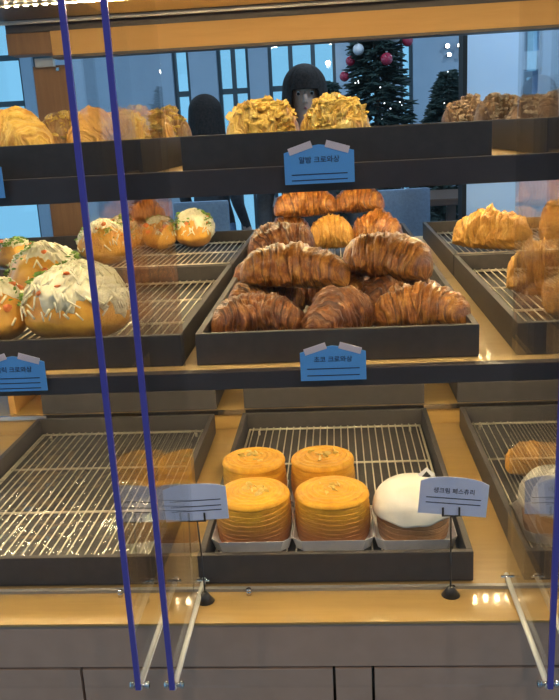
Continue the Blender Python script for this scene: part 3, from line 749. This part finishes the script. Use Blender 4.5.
def fir(label, x, y, H, R, seed, z0=.0, nb=260, baubles=()):
    t = thing('christmas_tree', label, 'Christmas tree', (x, y, 0), 0, 'decorated Christmas trees')
    bm = bmesh.new(); tube(bm, (0, 0, 0), (0, 0, H*.96), .03, 10, .006); link('trunk', bm, M['bark'], t, True)
    r = random.Random(seed); bm = bmesh.new(); pts = []
    for i in range(nb):
        q = (i+.5)/nb; z = z0+(H-z0)*q; rr = R*(1-q)**.85+.02
        th = i*2.399+r.uniform(-.3, .3); L = rr*r.uniform(.75, 1.05)
        d = Vector((math.cos(th), math.sin(th), -.25))*L
        p0 = Vector((0, 0, z)); p1 = p0+d; pts.append(p1)
        for k in range(7):
            f = .25+.75*k/6; c = p0.lerp(p1, f)
            for s in (-1, 0, 1):
                dirv = (d.normalized()+Vector((-math.sin(th), math.cos(th), 0))*s*.9+Vector((0, 0, r.uniform(-.2, .5)))).normalized()
                tube(bm, c, c+dirv*.060*r.uniform(.7, 1.2), .011, 4, .002)
    link('needles', bm, M['fir'], t, kind='stuff')
    bm = bmesh.new()
    for i in range(140):
        p = r.choice(pts); p = Vector((p.x*r.uniform(.7, 1.03), p.y*r.uniform(.7, 1.03), p.z+r.uniform(-.04, .04)))
        lump(bm, p, .0045, 0, (1, 1, 1), 1, 0)
    link('fairy_lights', bm, M['fairy'], t, kind='stuff')
    for bxp, bz, br, mm in baubles:
        bm = bmesh.new(); bmesh.ops.create_uvsphere(bm, u_segments=20, v_segments=14, radius=br)
        rr = R*max(.0, 1-(bz-z0)/(H-z0))**.85+.01
        yy = -math.sqrt(max(.0004, rr*rr-bxp*bxp))-br*.4
        o = link('bauble', bm, M[mm], t, True, loc=(bxp, yy, bz))
        bm = bmesh.new(); tube(bm, (0, 0, br*.95), (0, 0, br*1.2), br*.18, 8); link('cap', bm, M['alu'], o, True)
    return t
fir('tall fir tree with red baubles beside the woman, its top hidden by the canopy', .27, 4.5, 2.45, .40, 5, .35, 420,
    ((-.20, 1.71, .032, 'bauble'), (.06, 1.79, .038, 'bauble'), (.20, 1.90, .035, 'bauble'), (-.11, 1.86, .035, 'baublewhite'), (.12, 1.93, .04, 'baublewhite'), (-.16, 1.80, .03, 'bauble')))
fir('cone-shaped fir tree with white fairy lights before the dark wall', .85, 5.45, 1.76, .56, 8, .2, 420)
fir('small dark fir tree low behind the streusel croissant', -.02, 5.9, 1.76, .34, 14, .2, 170)

# people: one skinned body each
def person(label, x, y, rz, Ht, hairfn, seed, coat='coat', trousers='denim', arms=None):
    s = Ht/1.68
    t = thing('person', label, 'person', (x, y, 0), rz)
    V = {'pel': (0, 0, .92, .135, .10), 'wai': (0, .0, 1.06, .125, .09), 'che': (0, .0, 1.24, .15, .105), 'col': (0, .005, 1.37, .10, .08), 'nec': (0, 0, 1.43, .052, .052), 'nek': (0, -.008, 1.48, .05, .05),
         'h0': (0, -.012, 1.535, .062, .072), 'h1': (0, -.006, 1.60, .072, .085), 'h2': (0, .0, 1.645, .058, .07)}
    E = [('pel', 'wai'), ('wai', 'che'), ('che', 'col'), ('col', 'nec'), ('nec', 'nek'), ('nek', 'h0'), ('h0', 'h1'), ('h1', 'h2')]
    for k, sg in (('l', -1), ('r', 1)):
        V.update({k+'hip': (sg*.09, 0, .84, .088, .09), k+'kne': (sg*.10, -.01, .48, .056, .058), k+'cal': (sg*.10, .01, .34, .052, .055), k+'ank': (sg*.10, .015, .09, .036, .038), k+'toe': (sg*.115, -.11, .035, .036, .028),
                  k+'sho': (sg*.165, .005, 1.345, .062, .062), k+'elb': (sg*.215, .02, 1.07, .041, .041), k+'wri': (sg*.20, -.10, .87, .027, .027), k+'pal': (sg*.197, -.13, .80, .034, .020)})
        E += [('pel', k+'hip'), (k+'hip', k+'kne'), (k+'kne', k+'cal'), (k+'cal', k+'ank'), (k+'ank', k+'toe'), ('col', k+'sho'), (k+'sho', k+'elb'), (k+'elb', k+'wri'), (k+'wri', k+'pal')]
        for fi, (dx, dl) in enumerate(((-.020, .055), (-.007, .063), (.007, .060), (.019, .048))):
            a, b_ = '%sf%da' % (k, fi), '%sf%db' % (k, fi)
            V[a] = (sg*.197+dx*.4, -.133+dx, .765, .0095, .0095); V[b_] = (sg*.197+dx*.5-sg*.012, -.137+dx*1.1, .765-dl, .0075, .0075)
            E += [(k+'pal', a), (a, b_)]
        V[k+'th'] = (sg*.19-sg*.01, -.168, .79, .011, .011); V[k+'th2'] = (sg*.18-sg*.015, -.182, .755, .009, .009); E += [(k+'pal', k+'th'), (k+'th', k+'th2')]
    me = bpy.data.meshes.new('body'); names = list(V); ix = {n: i for i, n in enumerate(names)}
    me.from_pydata([tuple(c*s for c in V[n][:3]) for n in names], [(ix[a], ix[b]) for a, b in E], [])
    o = bpy.data.objects.new('body', me); COL.objects.link(o)
    md = o.modifiers.new('skin', 'SKIN'); sv = me.skin_vertices[0].data if me.skin_vertices else None
    if sv is None:
        bpy.context.view_layer.objects.active = o; bpy.ops.mesh.customdata_skin_add(); sv = me.skin_vertices[0].data
    for n in names: sv[ix[n]].radius = (V[n][3]*s, V[n][4]*s); sv[ix[n]].use_root = (n == 'pel')
    md.use_smooth_shade = True
    o.modifiers.new('sub', 'SUBSURF').levels = 2; o.modifiers['sub'].render_levels = 2
    dg = bpy.context.evaluated_depsgraph_get(); em = bpy.data.meshes.new_from_object(o.evaluated_get(dg)); bpy.data.objects.remove(o)
    em.materials.clear()
    for m_ in ('skin', coat, trousers, 'shoe'): em.materials.append(M[m_])
    body = bpy.data.objects.new('body', em); COL.objects.link(body); body.parent = t
    for p in em.polygons:
        c = p.center/s; p.use_smooth = True
        hand = c.z < .885 and abs(c.x) > .15 and c.y < -.06 and c.z > .65
        p.material_index = 0 if (c.z > 1.425 or hand) else 3 if c.z < .09 else 2 if (c.z < .90 and abs(c.x) < .19) else 1
    hz = 1.595*s
    for sg in (-1, 1):
        bm = bmesh.new(); bmesh.ops.create_uvsphere(bm, u_segments=14, v_segments=10, radius=.0095*s); e = link('eye', bm, M['eyewhite'], t, True, loc=(sg*.030*s, -.076*s, hz-.012*s))
        bm = bmesh.new(); bmesh.ops.create_uvsphere(bm, u_segments=12, v_segments=8, radius=.0075*s); link('iris', bm, M['eye'], e, True, loc=(0, -.0045*s, -.0015*s))
        bm = bmesh.new(); lump(bm, (0, 0, 0), .018*s, seed, (.4, .8, 1.4), 2, .1); link('ear', bm, M['skin'], t, True, loc=(sg*.074*s, .0, hz-.02*s))
    bm = bmesh.new(); tube(bm, (0, -.079*s, hz-.008*s), (0, -.098*s, hz-.045*s), .007*s, 10, .013*s); bmesh.ops.create_uvsphere(bm, u_segments=12, v_segments=8, radius=.0135*s, matrix=Matrix.Translation((0, -.094*s, hz-.045*s))); link('nose', bm, M['skin'], t, True)
    bm = bmesh.new(); lump(bm, (0, -.074*s, hz-.075*s), .022*s, 1, (1, .35, .3), 2, .05)
    for v in bm.verts: pass
    link('mouth', bm, M['lip_skin'], t, True)
    hairfn(t, s, hz, seed)
    return t
def bob_hair(t, s, hz, seed):
    # long straight hair hanging to the shoulders, cut to a fringe over the brow
    bm = bmesh.new()
    def f(i, j):
        th = j*2*PI; d = abs((th+PI/2+PI) % (2*PI)-PI)          # angle away from the face
        k = min(1, max(0, (d-.62)/.22)); k = k*k*(3-2*k)
        arc_, drop = .135, .29*k
        L_ = arc_*(1.06-.06*k)+drop; q = i*L_
        if q < arc_: a = q/arc_*PI/2; r = math.sin(a); z = math.cos(a)*.100
        else: r = 1+.22*((q-arc_)/.29)**.8; z = -(q-arc_)
        n = 1+.035*noise.noise(Vector((math.cos(th)*5, math.sin(th)*5, q*3)))+.02*noise.noise(Vector((math.cos(th)*16, math.sin(th)*16, q*2)))
        return Vector((math.cos(th)*.093*r*n*s, (math.sin(th)*.104*r*n+.004)*s, hz+(.012+z)*s))
    grid(bm, f, 44, 96, True)
    o = link('hair', bm, M['hair'], t, True, label='long dark hair')
    md = o.modifiers.new('thick', 'SOLIDIFY'); md.thickness = .007*s; md.offset = 1
person('woman with long dark hair and a fringe, looking down behind the streusel croissants', -.132, 2.75, .05, 1.645, bob_hair, 3)
person('person with long black hair standing far back by the window between the top shelf trays', -.765, 4.0, 2.6, 1.60, bob_hair, 6)

# unseen ceiling downlights added as fill light, and a wall bulb
def downlight(x, y, lb):
    t = thing('fill_downlight', lb, 'downlight', (x, y, RH), 0, 'added ceiling downlights')
    bm = bmesh.new(); bmesh.ops.create_cone(bm, cap_ends=True, segments=20, radius1=.07, radius2=.07, depth=.03, matrix=Matrix.Translation((0, 0, -.016))); link('housing', bm, M['darkmetal'], t, True)
    bm = bmesh.new(); bmesh.ops.create_cone(bm, cap_ends=True, segments=20, radius1=.055, radius2=.055, depth=.006, matrix=Matrix.Translation((0, 0, -.0345))); link('diffuser', bm, M['lampglow'], t, True)
for i, (x, y) in enumerate(((-2, 3), (0, 3.4), (2, 3), (-2, 5.6), (0, 5.6), (2, 5.6), (1.3, 1.75), (.85, 1.75))):  # last two added close by to brighten the pale partition
    downlight(x, y, 'round white ceiling downlight out of view, added to brighten the café')
    la = bpy.data.lights.new('cafe_fill', 'AREA'); la.shape = 'DISK'; la.size = .11; la.energy = CAFE_FILL; la.color = (.62, .82, 1)
    lo_ = bpy.data.objects.new('cafe_fill', la); COL.objects.link(lo_); lo_.location = (x, y, RH-.04)
for x in (-1.1, 0., 1.1):  # unseen warm lamps added to brighten cabinet front and cards
    downlight(x, -1.7, 'unseen warm downlight over the customer side, added to light the cabinet front')
    la = bpy.data.lights.new('shop_fill', 'AREA'); la.shape = 'DISK'; la.size = .11; la.energy = SHOP_FILL; la.color = (1, .78, .56)
    lo_ = bpy.data.objects.new('shop_fill', la); COL.objects.link(lo_); lo_.location = (x, -1.7, RH-.04)
for i, (x, z, lb) in enumerate(((1.045, 2.06, 'small white spotlight on the dark wall, upper one nearer the trees'), (1.155, 2.06, 'small white spotlight on the dark wall, upper one nearer the pale wall'),
                    (1.06, 1.985, 'small white spotlight on the dark wall, lower one nearer the trees'), (1.17, 1.985, 'small white spotlight on the dark wall, lower one nearer the pale wall'))):
    o = thing('wall_spotlight', lb, 'spotlight', (x, 6.99, z), 0, 'spotlights on the dark wall')
    bm = bmesh.new(); tube(bm, (0, .008, 0), (0, -.05, 0), .02, 12); link('body', bm, M['darkmetal'], o, True)
    bm = bmesh.new(); tube(bm, (0, -.051, 0), (0, -.056, 0), .018, 12); link('lens', bm, M['lampglow'], o, True)
b = thing('wall_lamp', 'small warm bulb lamp on the wall right above the woman\'s shoulder', 'lamp', (-.04, 6.985, 1.97))
bm = bmesh.new(); tube(bm, (0, .012, 0), (0, -.06, 0), .012, 10); link('arm', bm, M['darkmetal'], b, True)
bm = bmesh.new(); bmesh.ops.create_uvsphere(bm, u_segments=16, v_segments=10, radius=.022, matrix=Matrix.Translation((0, -.08, 0))); link('bulb', bm, M['warmbulb'], b, True)
